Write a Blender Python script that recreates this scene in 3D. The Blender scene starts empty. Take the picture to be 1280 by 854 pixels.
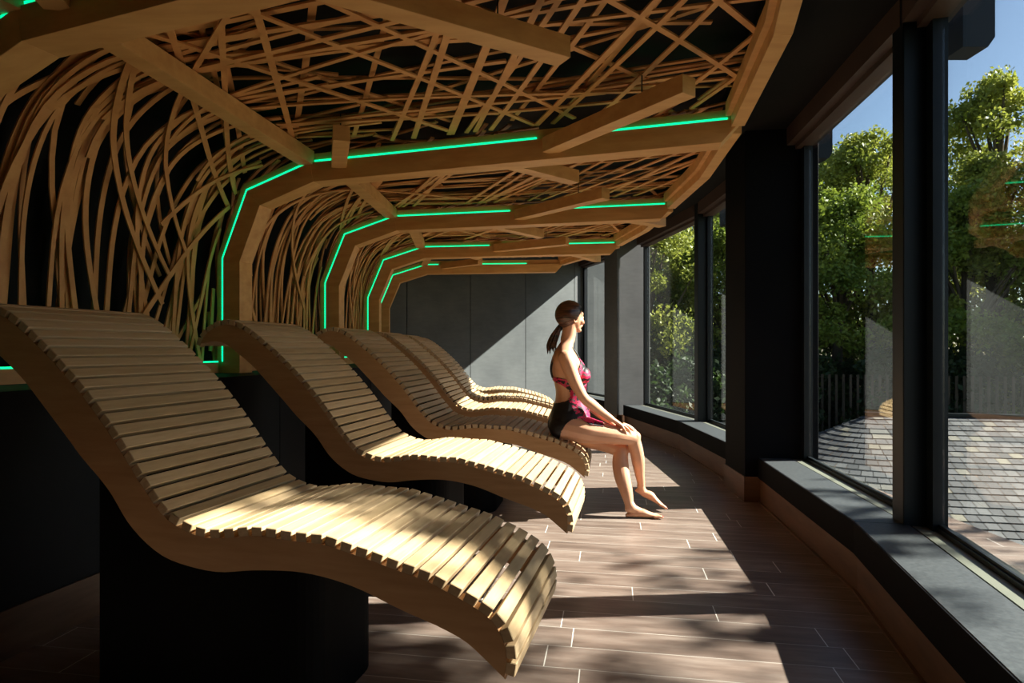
import bpy, bmesh, math, random
from mathutils import Vector, Matrix, noise
R=random.Random(7)
C=bpy.context.scene.collection
PI=math.pi
CAMZ=1.155; F=760.0; CY=436.0; CX=640.0

# ------------------------------------------------------------------ helpers
def px(u,v,Y):
    "a photo pixel at depth Y -> world point"
    return Vector(((u-CX)/F*Y, Y, CAMZ+(CY-v)/F*Y))
def link(name,me,mat=None,parent=None):
    o=bpy.data.objects.new(name,me); C.objects.link(o)
    if mat is not None: me.materials.append(mat)
    if parent is not None: o.parent=parent
    return o
def from_bm(name,bm,mat=None,parent=None,smooth=False):
    bmesh.ops.recalc_face_normals(bm,faces=bm.faces)
    me=bpy.data.meshes.new(name); bm.to_mesh(me); bm.free()
    if smooth:
        for p in me.polygons: p.use_smooth=True
    return link(name,me,mat,parent)
def tag(o,label=None,cat=None,group=None,kind=None):
    if label: o['label']=label
    if cat: o['category']=cat
    if group: o['group']=group
    if kind: o['kind']=kind
    return o
def empty(name,loc=(0,0,0),rz=0):
    o=bpy.data.objects.new(name,None); C.objects.link(o); o.location=loc; o.rotation_euler=(0,0,rz); o.empty_display_size=.1
    return o
def prism(bm,poly,z0,z1):
    "vertical prism from plan polygon; z1 may be a function of the point"
    f=(lambda p:z1) if not callable(z1) else z1
    lo=[bm.verts.new((p[0],p[1],z0)) for p in poly]; hi=[bm.verts.new((p[0],p[1],f(p))) for p in poly]
    n=len(poly)
    bm.faces.new(lo); bm.faces.new(hi)
    for i in range(n): bm.faces.new((lo[i],lo[(i+1)%n],hi[(i+1)%n],hi[i]))
def hexa(bm,c):
    "8 corners: 4 of one end, 4 of the other, same winding"
    v=[bm.verts.new(p) for p in c]
    for q in ((0,1,2,3),(4,5,6,7),(0,1,5,4),(1,2,6,5),(2,3,7,6),(3,0,4,7)): bm.faces.new([v[i] for i in q])
def bar(bm,A,B,w,h,up=Vector((0,0,1))):
    "square bar from A to B, centre line, width w (sideways), height h (along up)"
    A=Vector(A);B=Vector(B);d=(B-A).normalized(); s=d.cross(up).normalized(); t=s.cross(d).normalized()
    c=[]
    for P in (A,B): c+=[P+s*w/2+t*h/2,P-s*w/2+t*h/2,P-s*w/2-t*h/2,P+s*w/2-t*h/2]
    hexa(bm,c)
def bevel(o,w=.002,seg=1):
    m=o.modifiers.new('bevel','BEVEL'); m.width=w; m.segments=seg; m.limit_method='ANGLE'; m.angle_limit=.6
    return o
def lerp(a,b,t): return a+(b-a)*t
def interp(xs,ys,x):
    if x<=xs[0]: return ys[0]
    for i in range(1,len(xs)):
        if x<=xs[i]: return lerp(ys[i-1],ys[i],(x-xs[i-1])/(xs[i]-xs[i-1]))
    return ys[-1]
def catmull(pts,n):
    P=[pts[0]]+list(pts)+[pts[-1]]; out=[]
    for i in range(1,len(P)-2):
        for k in range(n):
            t=k/n; a,b,c,d=P[i-1],P[i],P[i+1],P[i+2]
            out.append(tuple(.5*((2*b[j])+(c[j]-a[j])*t+(2*a[j]-5*b[j]+4*c[j]-d[j])*t*t+(-a[j]+3*b[j]-3*c[j]+d[j])*t**3) for j in range(len(a))))
    out.append(tuple(pts[-1])); return out

# ------------------------------------------------------------------ materials
def mat(name,rough=.5,spec=.5,col=(.5,.5,.5)):
    m=bpy.data.materials.new(name); m.use_nodes=True; nt=m.node_tree; b=nt.nodes['Principled BSDF']
    b.inputs['Roughness'].default_value=rough; b.inputs['Specular IOR Level'].default_value=spec
    b.inputs['Base Color'].default_value=(*col,1)
    return m,nt,b
def N(nt,t,**k):
    n=nt.nodes.new(t)
    for a,v in k.items(): setattr(n,a,v)
    return n
def ramp(nt,src,stops):
    r=N(nt,'ShaderNodeValToRGB'); e=r.color_ramp.elements
    while len(e)<len(stops): e.new(.5)
    for i,(p,c) in enumerate(stops): e[i].position=p; e[i].color=(*c,1)
    nt.links.new(src,r.inputs[0]); return r.outputs[0]
def noise_node(nt,scale,detail=4,coords='Object',stretch=(1,1,1),rough=.55,vec=None):
    mp=N(nt,'ShaderNodeMapping'); mp.inputs['Scale'].default_value=stretch
    if vec is None:
        tc=N(nt,'ShaderNodeTexCoord'); vec=tc.outputs[coords]
    nt.links.new(vec,mp.inputs[0])
    n=N(nt,'ShaderNodeTexNoise'); n.inputs['Scale'].default_value=scale; n.inputs['Detail'].default_value=detail; n.inputs['Roughness'].default_value=rough
    nt.links.new(mp.outputs[0],n.inputs['Vector']); return n.outputs['Fac']
def bump(nt,b,src,s,d=.002):
    n=N(nt,'ShaderNodeBump'); n.inputs['Strength'].default_value=s; n.inputs['Distance'].default_value=d
    nt.links.new(src,n.inputs['Height']); nt.links.new(n.outputs[0],b.inputs['Normal'])
def simple(name,c1,c2,scale=8,rough=.6,spec=.4,stretch=(1,1,1),bmp=.15,coords='Object'):
    m,nt,b=mat(name,rough,spec); n=noise_node(nt,scale,5,coords,stretch)
    nt.links.new(ramp(nt,n,[(.3,c1),(.7,c2)]),b.inputs['Base Color'])
    if bmp: bump(nt,b,n,bmp)
    return m
def wood(name,c1,c2,stretch,scale=3,rough=.5):
    m,nt,b=mat(name,rough,.35)
    n=noise_node(nt,scale,6,'Object',stretch,.6)
    big=noise_node(nt,1.7,2,'Object',(1,1,1))
    mx=N(nt,'ShaderNodeMix',data_type='RGBA',blend_type='MULTIPLY'); mx.inputs[0].default_value=.35
    nt.links.new(ramp(nt,n,[(.3,c1),(.72,c2)]),mx.inputs[6]); nt.links.new(ramp(nt,big,[(.3,(.72,.68,.64)),(.7,(1,1,1))]),mx.inputs[7])
    nt.links.new(mx.outputs[2],b.inputs['Base Color']); bump(nt,b,n,.08)
    return m
def slat_wood():
    "each slat a slightly different tone (attribute 'tone' baked per slat), grain along the slat (local y)"
    m,nt,b=mat('lounger_slat_wood',.45,.4)
    n=noise_node(nt,9,6,'Object',(9,.7,9),.6)
    at=N(nt,'ShaderNodeAttribute',attribute_name='tone')
    mx=N(nt,'ShaderNodeMix',data_type='RGBA',blend_type='MULTIPLY'); mx.inputs[0].default_value=1
    nt.links.new(ramp(nt,n,[(.25,(.50,.345,.195)),(.75,(.66,.485,.295))]),mx.inputs[6])
    nt.links.new(ramp(nt,at.outputs['Fac'],[(0,(.80,.78,.72)),(1,(1,1,1))]),mx.inputs[7])
    nt.links.new(mx.outputs[2],b.inputs['Base Color']); bump(nt,b,n,.06); return m
M={}
M['slat']=slat_wood()
M['rail']=wood('lounger_rail_plywood',(.43,.23,.095),(.56,.33,.155),(1.2,1,9),3)
M['rib']=wood('rib_timber',(.60,.315,.11),(.76,.45,.18),(1,5,7),2.5)
M['strip']=wood('lattice_wood',(.58,.265,.09),(.76,.40,.15),(2,2,2),4)
M['black']=simple('black_panel',(.006,.007,.008),(.010,.011,.013),3,.6,.15)
M['plinth']=simple('black_plinth',(.002,.002,.0025),(.0035,.0035,.004),4,.7,.06,bmp=.05)
M['ceil']=simple('black_ceiling',(.005,.005,.005),(.009,.008,.008),2,.85,.15)
M['frame']=simple('dark_window_frame',(.004,.007,.010),(.006,.010,.013),5,.45,.3,bmp=.03)
M['framelight']=simple('olive_window_frame',(.15,.155,.12),(.18,.185,.145),5,.45,.4,bmp=.03)
M['stone']=simple('grey_sill_stone',(.035,.040,.044),(.065,.072,.076),60,.5,.4,bmp=.1)
M['column']=simple('dark_column_panel',(.004,.0045,.006),(.006,.0065,.008),2.5,.7,.05)
M['skirting']=wood('skirting_wood_tile',(.095,.048,.026),(.18,.10,.058),(1,1,6),2.5,.45)
M['head']=simple('brown_window_head',(.05,.032,.026),(.07,.046,.038),4,.5,.3)
M['metal']=simple('dark_metal',(.03,.03,.03),(.05,.05,.05),10,.35,.6)
def concrete():
    m,nt,b=mat('grey_concrete_panel',.7,.3)
    n=noise_node(nt,1.6,7,'Object',(1,1,1),.62); n2=noise_node(nt,9,4,'Object',(.6,.6,3))
    mx=N(nt,'ShaderNodeMix',data_type='RGBA',blend_type='MULTIPLY'); mx.inputs[0].default_value=.6
    nt.links.new(ramp(nt,n,[(.3,(.075,.081,.084)),(.7,(.110,.117,.118))]),mx.inputs[6]); nt.links.new(ramp(nt,n2,[(.35,(.82,.82,.82)),(.65,(1,1,1))]),mx.inputs[7])
    nt.links.new(mx.outputs[2],b.inputs['Base Color']); bump(nt,b,n2,.12); return m
M['concrete']=concrete()
def floor_mat():
    m,nt,b=mat('wood_look_plank_tile',.36,.5)
    tc=N(nt,'ShaderNodeTexCoord'); mp=N(nt,'ShaderNodeMapping',vector_type='POINT'); mp.inputs['Rotation'].default_value=(0,0,.161)
    nt.links.new(tc.outputs['Object'],mp.inputs[0]); sx=N(nt,'ShaderNodeSeparateXYZ'); nt.links.new(mp.outputs[0],sx.inputs[0])
    def ma(op,a,bb=None,c=None):
        n=N(nt,'ShaderNodeMath',operation=op)
        for i,v in enumerate((a,bb,c)):
            if v is None: continue
            if isinstance(v,(int,float)): n.inputs[i].default_value=v
            else: nt.links.new(v,n.inputs[i])
        return n.outputs[0]
    q=ma('DIVIDE',ma('SUBTRACT',sx.outputs['Y'],2.36-.16*40),.16); row=ma('FLOOR',q); fq=ma('FRACT',q)
    wn=N(nt,'ShaderNodeTexWhiteNoise',noise_dimensions='1D'); nt.links.new(row,wn.inputs['W'])
    p=ma('ADD',ma('DIVIDE',sx.outputs['X'],1.035),ma('ADD',wn.outputs['Value'],20)); col=ma('FLOOR',p); fp=ma('FRACT',p)
    wn2=N(nt,'ShaderNodeTexWhiteNoise',noise_dimensions='2D'); cb=N(nt,'ShaderNodeCombineXYZ'); nt.links.new(row,cb.inputs[0]); nt.links.new(col,cb.inputs[1]); nt.links.new(cb.outputs[0],wn2.inputs['Vector'])
    def edge(fr,w): # 1 inside tile
        return ma('MULTIPLY',ma('GREATER_THAN',fr,w),ma('LESS_THAN',fr,1-w))
    tile_long=edge(fq,.012); tile_short=edge(fp,.0020)
    # grain: noise stretched along the plank, offset per plank
    off=N(nt,'ShaderNodeVectorMath',operation='MULTIPLY_ADD'); off.inputs[1].default_value=(1.2,7.5,1)
    cb2=N(nt,'ShaderNodeCombineXYZ'); nt.links.new(ma('MULTIPLY',wn2.outputs['Value'],17.3),cb2.inputs[0]); nt.links.new(ma('MULTIPLY',wn2.outputs['Value'],31.7),cb2.inputs[2])
    nt.links.new(mp.outputs[0],off.inputs[0]); nt.links.new(cb2.outputs[0],off.inputs[2])
    n=N(nt,'ShaderNodeTexNoise'); n.inputs['Scale'].default_value=2.6; n.inputs['Detail'].default_value=7; n.inputs['Roughness'].default_value=.62; nt.links.new(off.outputs[0],n.inputs['Vector'])
    c=ramp(nt,n.outputs['Fac'],[(.28,(.125,.088,.070)),(.5,(.205,.150,.122)),(.74,(.30,.238,.200))])
    mx=N(nt,'ShaderNodeMix',data_type='RGBA',blend_type='MULTIPLY'); mx.inputs[0].default_value=1; nt.links.new(c,mx.inputs[6]); nt.links.new(ramp(nt,wn2.outputs['Value'],[(0,(.78,.76,.75)),(1,(1.0,1,1))]),mx.inputs[7])
    g1=N(nt,'ShaderNodeMix',data_type='RGBA'); nt.links.new(tile_long,g1.inputs[0]); g1.inputs[6].default_value=(.42,.38,.34,1); nt.links.new(mx.outputs[2],g1.inputs[7])
    g2=N(nt,'ShaderNodeMix',data_type='RGBA'); nt.links.new(tile_short,g2.inputs[0]); g2.inputs[6].default_value=(.72,.69,.64,1); nt.links.new(g1.outputs[2],g2.inputs[7])
    nt.links.new(g2.outputs[2],b.inputs['Base Color'])
    bump(nt,b,n.outputs['Fac'],.12); return m
M['floor']=floor_mat()
def glass_mat():
    m=bpy.data.materials.new('window_glass'); m.use_nodes=True; nt=m.node_tree; nt.nodes.clear()
    o=N(nt,'ShaderNodeOutputMaterial'); t=N(nt,'ShaderNodeBsdfTransparent'); t.inputs[0].default_value=(.93,.96,.95,1)
    g=N(nt,'ShaderNodeBsdfGlossy'); g.inputs['Roughness'].default_value=0; g.inputs[0].default_value=(1,.97,.95,1)
    fr=N(nt,'ShaderNodeLayerWeight'); pw=N(nt,'ShaderNodeMath',operation='POWER'); pw.inputs[1].default_value=5; nt.links.new(fr.outputs['Facing'],pw.inputs[0])
    mu=N(nt,'ShaderNodeMath',operation='MULTIPLY_ADD'); mu.inputs[1].default_value=.93; mu.inputs[2].default_value=.045; mu.use_clamp=True; nt.links.new(pw.outputs[0],mu.inputs[0])
    mx=N(nt,'ShaderNodeMixShader'); nt.links.new(mu.outputs[0],mx.inputs[0]); nt.links.new(t.outputs[0],mx.inputs[1]); nt.links.new(g.outputs[0],mx.inputs[2]); nt.links.new(mx.outputs[0],o.inputs[0]); return m
M['glass']=glass_mat()
def led_mat():
    m=bpy.data.materials.new('green_led'); m.use_nodes=True; nt=m.node_tree; b=nt.nodes['Principled BSDF']
    b.inputs['Base Color'].default_value=(.05,.3,.15,1); b.inputs['Emission Color'].default_value=(.0,1.0,.36,1); b.inputs['Emission Strength'].default_value=LED; return m
LED=1.15
M['led']=led_mat()

# ------------------------------------------------------------------ camera, sun, sky
cam=bpy.data.cameras.new('camera'); co=bpy.data.objects.new('camera',cam); C.objects.link(co)
co.location=(0,0,CAMZ); co.rotation_euler=(PI/2,0,0); cam.sensor_width=36; cam.lens=F/1280*36; cam.shift_y=(CY-427)/1280; cam.clip_start=.05; cam.clip_end=300
bpy.context.scene.camera=co
SUN_EL=math.radians(35.8); SUN_AZ=math.radians(4.0)
sd=Vector((math.cos(SUN_AZ)*math.cos(SUN_EL),math.sin(SUN_AZ)*math.cos(SUN_EL),math.sin(SUN_EL)))
sl=bpy.data.lights.new('sun','SUN'); so=bpy.data.objects.new('sun',sl); C.objects.link(so); sl.energy=20; sl.angle=math.radians(.6); sl.color=(1,.94,.85)
so.rotation_euler=sd.to_track_quat('Z','Y').to_euler(); so.location=(6,0,6)
w=bpy.data.worlds.new('sky'); bpy.context.scene.world=w; w.use_nodes=True; nt=w.node_tree
sk=N(nt,'ShaderNodeTexSky'); sk.sky_type='NISHITA'; sk.sun_disc=False; sk.sun_elevation=SUN_EL; sk.sun_rotation=PI/2-SUN_AZ; sk.air_density=1.0; sk.dust_density=.6; sk.ozone_density=1.6
nt.links.new(sk.outputs[0],nt.nodes['Background'].inputs[0]); nt.nodes['Background'].inputs[1].default_value=.15
sc=bpy.context.scene
sc.view_settings.view_transform='Standard'; sc.view_settings.look='None'; sc.view_settings.gamma=1; sc.view_settings.exposure=0.30; sc.view_settings.use_curve_mapping=False
sc.cycles.max_bounces=14; sc.cycles.diffuse_bounces=7; sc.cycles.transparent_max_bounces=24; sc.cycles.glossy_bounces=4
sc.cycles.sample_clamp_indirect=8

# ------------------------------------------------------------------ room plan
# ---- floor and ceiling
bm=bmesh.new(); v=[bm.verts.new(p) for p in ((-4.2,-2.5,0),(3.0,-2.5,0),(3.0,10.8,0),(-4.2,10.8,0))]; bm.faces.new(v)
fl=from_bm('floor',bm,M['floor']); tag(fl,'dark wood-look plank tile floor with pale grout lines',kind='structure')
HW=2.64      # window head height
CH=2.80      # ceiling height
def off(poly,d):
    "offset an open polyline to its outer (right hand, +x) side"
    out=[]
    for i,p in enumerate(poly):
        ns=[]
        for j in (i-1,i):
            if 0<=j<len(poly)-1:
                a=Vector(poly[j]);b=Vector(poly[j+1]);t=(b-a).normalized(); ns.append(Vector((t.y,-t.x)))
        n=sum(ns,Vector((0,0))).normalized(); k=d/max(.5,n.dot(ns[0])); out.append((p[0]+n.x*k,p[1]+n.y*k))
    return out

bm=bmesh.new(); prism(bm,[(-4.2,-2.5),(.9,-2.5),(1.50,.5),(1.55,1.1),(2.01,2.82),(2.25,4.5),(2.28,5.1),(2.28,6.9),(2.02,8.95),(1.9,9.5),(1.42,11.3),(1.3,11.7),(-4.2,11.7)],CH,CH+.2)
tag(from_bm('ceiling',bm,M['ceil']),'matt black ceiling above the timber lattice canopy',kind='structure')

# ---- glass wall: bays = polylines of sill front points (near -> far); pillars between them
K_A=[(1.183,1.25),(1.622,2.881),(1.850,4.56)]
K_B=[(1.873,5.09),(1.888,6.87),(1.625,8.86)]
K_C=[(1.505,9.40),(1.02,11.12)]
SH=.336; BH=.185
def offs(poly,d):
    out=[]
    for i,p in enumerate(poly):
        ns=[]
        for j in (i-1,i):
            if 0<=j<len(poly)-1:
                t=(Vector(poly[j+1])-Vector(poly[j])).normalized(); ns.append(Vector((t.y,-t.x)))
        n=sum(ns,Vector((0,0))).normalized(); k=d/n.dot(ns[0]); out.append((p[0]+n.x*k,p[1]+n.y*k))
    return out
def band(bm,poly,d0,d1,z0,z1):
    a=offs(poly,d0); b=offs(poly,d1)
    for i in range(len(poly)-1):
        hexa(bm,[(*a[i],z0),(*b[i],z0),(*b[i],z1),(*a[i],z1),(*a[i+1],z0),(*b[i+1],z0),(*b[i+1],z1),(*a[i+1],z1)])
def shrink(poly,a,b):
    "trim the two ends of a polyline"
    p=[Vector(q) for q in poly]; p[0]=p[0]+(p[1]-p[0]).normalized()*a; p[-1]=p[-1]+(p[-2]-p[-1]).normalized()*b
    return [tuple(q) for q in p]
nt_=[0]
def struct(name,bm,m,label=None,parent=None):
    o=from_bm(name,bm,m,parent)
    if parent is None: tag(o,label,kind='structure')
    return o
win=0
for gi,K in enumerate((K_A,K_B,K_C)):
    bm=bmesh.new(); band(bm,K,0,.235,BH,SH); s=struct('trim_%d'%(gi+1),bm,M['stone'],('long grey stone window sill beside the nearest loungers','grey stone window sill between the two dark columns','short stone sill in the far corner')[gi]); bevel(s,.004)
    bm=bmesh.new(); band(bm,K,-.004,.0,BH,SH-.002); struct('trim_%d'%(gi+31),bm,M['column'],'black apron below the edge of the stone sill')
    bm=bmesh.new(); band(bm,K,.012,.235,0,BH); struct('baseboard_right' if gi==0 else 'baseboard_right_%d'%(gi+1),bm,M['skirting'],('wood skirting below the nearest stone sill','wood skirting below the sill between the columns','wood skirting in the far corner')[gi])
    bm=bmesh.new(); band(bm,K,-.004,.012,0,.010); struct('trim_%d'%(gi+11),bm,M['skirting'],('thin pale edge strip at the foot of the near skirting','thin pale edge strip at the foot of the middle skirting','thin pale edge strip in the far corner')[gi])
    for i in range(len(K)-1):
        win+=1; seg=shrink(K[i:i+2],.0,.0)
        W=empty('window_%d'%win,(*K[i],0)); tag(W,kind='structure')
        inv=Matrix.Translation(Vector((-K[i][0],-K[i][1],0)))
        def part(name,fn,m):
            b=bmesh.new(); fn(b); b.transform(inv); return from_bm(name,b,m,W)
        # olive bottom frame ledge, dark bead, jamb frames, head, glass pane
        part('frame_ledge',lambda b:band(b,seg,.243,.315,BH,SH-.003),M['framelight'])
        part('glazing_bead',lambda b:(band(b,seg,.315,.325,SH-.02,SH+.018),band(b,seg,.325,.345,SH-.03,SH+.03)),M['frame'])
        part('window_head',lambda b:(band(b,seg,.20,.30,HW+.03,CH),band(b,seg,.26,.36,HW,CH)),M['head'])
        L=(Vector(seg[1])-Vector(seg[0])).length
        def jamb(b):
            for a0,a1 in ((0,.07),(L-.07,L)):
                sg=shrink(seg,a0,L-a1); band(b,sg,.30,.36,SH-.02,HW+.05)
        part('jamb_frame',jamb,M['frame'])
        part('glass_pane',lambda b:band(b,shrink(seg,.09,.09),.331,.339,SH+.01,HW+.02),M['glass'])
# radial mullions at the two kinks
for j,(kx,ky,ang) in enumerate(((1.632,2.905,-.14),(1.888,6.87,.06))):
    n=Vector((math.cos(ang),math.sin(ang))); t=Vector((-n.y,n.x)); k=Vector((kx,ky))
    bm=bmesh.new()
    prism(bm,[k+n*.195+t*.055,k+n*.195-t*.055,k+n*.365-t*.055,k+n*.365+t*.055],SH-.01,CH)
    prism(bm,[k+n*.30+t*.08,k+n*.30-t*.08,k+n*.36-t*.08,k+n*.36+t*.08],SH-.02,HW)
    o=struct('trim_%d'%(21+j),bm,M['frame'],('dark window mullion at the bend of the near stone sill','dark window mullion between the two far panes')[j]); bevel(o,.004)
PIL=[[(.93,.72),(1.09,1.23),(1.62,1.08),(1.47,.55)],[(1.76,4.593),(1.79,5.10),(2.33,5.08),(2.27,4.50)],[(1.53,8.87),(1.42,9.36),(1.93,9.50),(2.04,8.99)]]
for j,P in enumerate(PIL):
    bm=bmesh.new(); prism(bm,P,0,CH); o=struct('wall_right_column_%d'%(j+1),bm,M['concrete'] if j==2 else M['column'],('dark column beside the camera','wide dark column between the two groups of windows','grey lit column near the far end of the room')[j]); bevel(o,.004)
    c=sum((Vector(p) for p in P),Vector((0,0)))/4
    if j:
        bm=bmesh.new(); Q=[c+(Vector(p)-c)*1.0+(Vector(p)-c).normalized()*.012 for p in P]; prism(bm,Q,0,.19)
        struct('baseboard_column_%d'%j,bm,M['skirting'],('wood skirting wrapped round the dark column','wood skirting round the far column')[j-1])
bm=bmesh.new(); prism(bm,[(.93,.72),(.66,-.3),(.05,-2.35),(.8,-2.5),(1.2,-.9),(1.47,.55)],0,CH); struct('wall_right',bm,M['black'],'black wall beside and behind the camera')
# outer spandrel below the glass and lintel above it
bm=bmesh.new()
for K in (K_A,K_B,K_C): band(bm,K,.236,.46,-.3,SH-.04); band(bm,K,.36,.40,HW+.02,CH)
struct('wall_right_outer',bm,M['frame'],'dark metal cladding outside the windows')
# ---- far wall of concrete panels
FA=Vector((1.30,11.20)); FD=Vector((-.81,-.586)).normalized(); FN=Vector((FD.y,-FD.x)); FN=FN if FN.y>0 else -FN
ks=[-.35,.20,1.317,2.43,3.55,4.6]
bm=bmesh.new(); a=FA+FN*.03+FD*-.35; b=FA+FN*.03+FD*4.6
prism(bm,[a,b,b+FN*.15,a+FN*.15],0,CH); wf=struct('wall_far',bm,M['black'],'far end wall of grey concrete panels')
for i in range(len(ks)-1):
    a=FA+FD*(ks[i]+.004); b=FA+FD*(ks[i+1]-.004)
    bm=bmesh.new(); prism(bm,[a,b,b+FN*.03,a+FN*.03],.19,CH); o=from_bm('concrete_panel',bm,M['concrete'],wf); bevel(o,.003)
bm=bmesh.new(); a=FA+FD*-.3-FN*.01; b=FA+FD*4.6-FN*.01; prism(bm,[a,b,b+FN*.03,a+FN*.03],0,.185); struct('baseboard_far',bm,M['skirting'],'wood skirting of the far wall')
bm=bmesh.new(); prism(bm,[(1.28,11.2),(2.3,11.5),(2.35,11.9),(1.2,11.6)],0,CH); struct('wall_far_return',bm,M['concrete'],'concrete pier outside the far corner')

# ------------------------------------------------------------------ ribs, ledge, canopy
RIBS=[((-2.36,.42),26,3.2,3.2),((-1.71,2.10),18,3.22,3.17),((-1.283,3.862),12.6,3.235,3.166),((-1.055,5.45),4.9,3.10,3.03),((-1.04,7.10),-1.2,2.96,2.89),((-1.22,8.60),-6,2.62,2.08)]  # first entry is unseen, added with its bay to shade the nearest lounger
KT=.634
def frame(k):
    (x,y),th,te,tl=RIBS[k]; th=math.radians(th); a=Vector((math.cos(th),-math.sin(th),0)); n=Vector((math.sin(th),math.cos(th),0))
    return Vector((x,y,0))-a*KT,a,n,te,tl
def P3(k,t,z,d=0):
    "point in rib k's frame: t along the rib, z above camera height, d depth away from the camera"
    o,a,n,_,_=frame(k); return o+a*t+n*d+Vector((0,0,CAMZ+z))
def zc(t): return 1.184+.026*(t-KT)
LEDGE=-.16
def outer(k,te): return [(0,LEDGE),(0,.595),(.179,1.03),(KT,zc(KT)),(te,zc(te))]
def inset(pl,d):
    "offset a (t,z) polyline towards the room"
    out=[]
    for i,p in enumerate(pl):
        ns=[]
        for j in (i-1,i):
            if 0<=j<len(pl)-1:
                t=(Vector(pl[j+1])-Vector(pl[j])).normalized(); ns.append(Vector((t.y,-t.x)))
        n=sum(ns,Vector((0,0))).normalized(); k=d/n.dot(ns[0]); out.append((p[0]+n.x*k,p[1]+n.y*k))
    return out
def beam_poly(bm,k,A,B,d0,d1):
    for i in range(len(A)-1):
        q=[A[i],B[i],B[i+1],A[i+1]]
        hexa(bm,[P3(k,*p,d0) for p in q]+[P3(k,*p,d1) for p in q])
ordn=['hidden','nearest','second','third','fourth','fifth']
def away(k,p,q,zb=1.133,wd=.09,h=.085):
    A=Vector((*p,CAMZ+zb+h/2)); B=Vector((*q,CAMZ+zb+h/2)); return A,B,wd,h
for k in range(6):
    o,a,n,te,tl=frame(k)
    base=o+Vector((0,0,CAMZ+LEDGE)); rib=empty('timber_rib',base)
    tag(rib,['bent timber rib of the canopy above and behind the camera','bent timber rib overhead nearest the camera, crossing the top left corner','bent timber rib with the longest green light strip, leg behind the second lounger headrest','bent timber rib third in size, its leg rising behind the third lounger','bent timber rib fourth from the camera, ending before the far grey column','farthest and shortest bent timber rib, in front of the grey end wall'][k],'ceiling rib','timber ribs of the canopy')
    inv=Matrix.Translation(-base)
    def rp(name,bm,m): bm.transform(inv); return from_bm(name,bm,m,rib)
    A=outer(k,te); Bp=inset(A,.125); Bp[-1]=(te-.115,Bp[-1][1]); Bp[0]=(.125,LEDGE)
    for i,nm in enumerate(('leg','knee_brace','knee_brace','beam')):
        bm=bmesh.new(); beam_poly(bm,k,A[i:i+2],Bp[i:i+2],0,.13); bevel(rp(nm,bm,M['rib']),.0015)
    O2=inset(A,-.06); bm=bmesh.new(); beam_poly(bm,k,O2,A,.02,.10); rp('backing_board',bm,M['rib'])
    # stub beams
    ST=[]
    u48=lambda deg,s=-1:(n*(s*math.cos(math.radians(deg)))+a*math.sin(math.radians(deg)))
    toward={1:(2.42,48,1.0),2:(2.165,48,1.0),3:(1.745,46,1.0),4:(1.48,58,.93)}.get(k)
    gap=None
    if toward:
        t0,dg,ln=toward; p=o+a*t0-n*.0; q=p+u48(dg)*ln; ST.append((p+u48(dg)*.0,q)); gap=(t0-.07,t0+.08)
    if k in (1,2): p=o+a*(KT+.20); ST.append((p,p+u48(30)*.53))
    if k==5: p=o+a*(KT+.25); ST.append((p,p+u48(45)*.7)); gap=(KT+.18,KT+.32)
    if k==1: ST.append(((-.72,1.88,0),(.206,2.405,0)))
    if k==2: ST.append(((-.12,3.71,0),(.43,4.18,0)))
    if k==3: ST+= [((-.33,5.52,0),(.292,6.24,0)),((1.0,5.40,0),(1.40,5.66,0))]
    if k==4: ST+= [((-.66,7.24,0),(-.42,7.75,0)),((.60,7.18,0),(1.12,7.95,0))]
    if k==0: ST.append((o+a*1.9+n*.13,o+a*1.9+n*.13+u48(45,1)*.9))
    for p,q in ST:
        p=Vector(p);q=Vector(q); z=CAMZ+1.133+.0425; p.z=z;q.z=z
        bm=bmesh.new(); bar(bm,p,q,.09,.085); bevel(rp('stub_beam',bm,M['rib']),.0015)
        h=p.lerp(q,.72); bm=bmesh.new(); bar(bm,h+Vector((0,0,.03)),h+Vector((0,0,.16)),.006,.006,Vector((0,1,0))); rp('hanger_rod',bm,M['metal'])
    # light strips
    LO=inset(outer(k,tl),-.013); LI=outer(k,tl); LO[0]=(-.013,-.085); LI[0]=(0,-.085)
    runs=[(0,1,None),(1,2,None),(2,3,None)]
    for i in range(4):
        segs=[(0,1)]
        if i==3:
            T0,T1=KT,tl; segs=[(.012,.995)]
            if gap: g0=(gap[0]-T0)/(T1-T0); g1=(gap[1]-T0)/(T1-T0); segs=[(.012,g0),(g1,.995)]
        if i==2: segs=[(0,.95)]
        for s0,s1 in segs:
            if s1<=s0: continue
            f=lambda X,s:(lerp(X[i][0],X[i+1][0],s),lerp(X[i][1],X[i+1][1],s))
            bm=bmesh.new(); beam_poly(bm,k,[f(LO,s0),f(LO,s1)],[f(LI,s0),f(LI,s1)],.003,.016); rp('light_strip',bm,M['led'])

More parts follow.
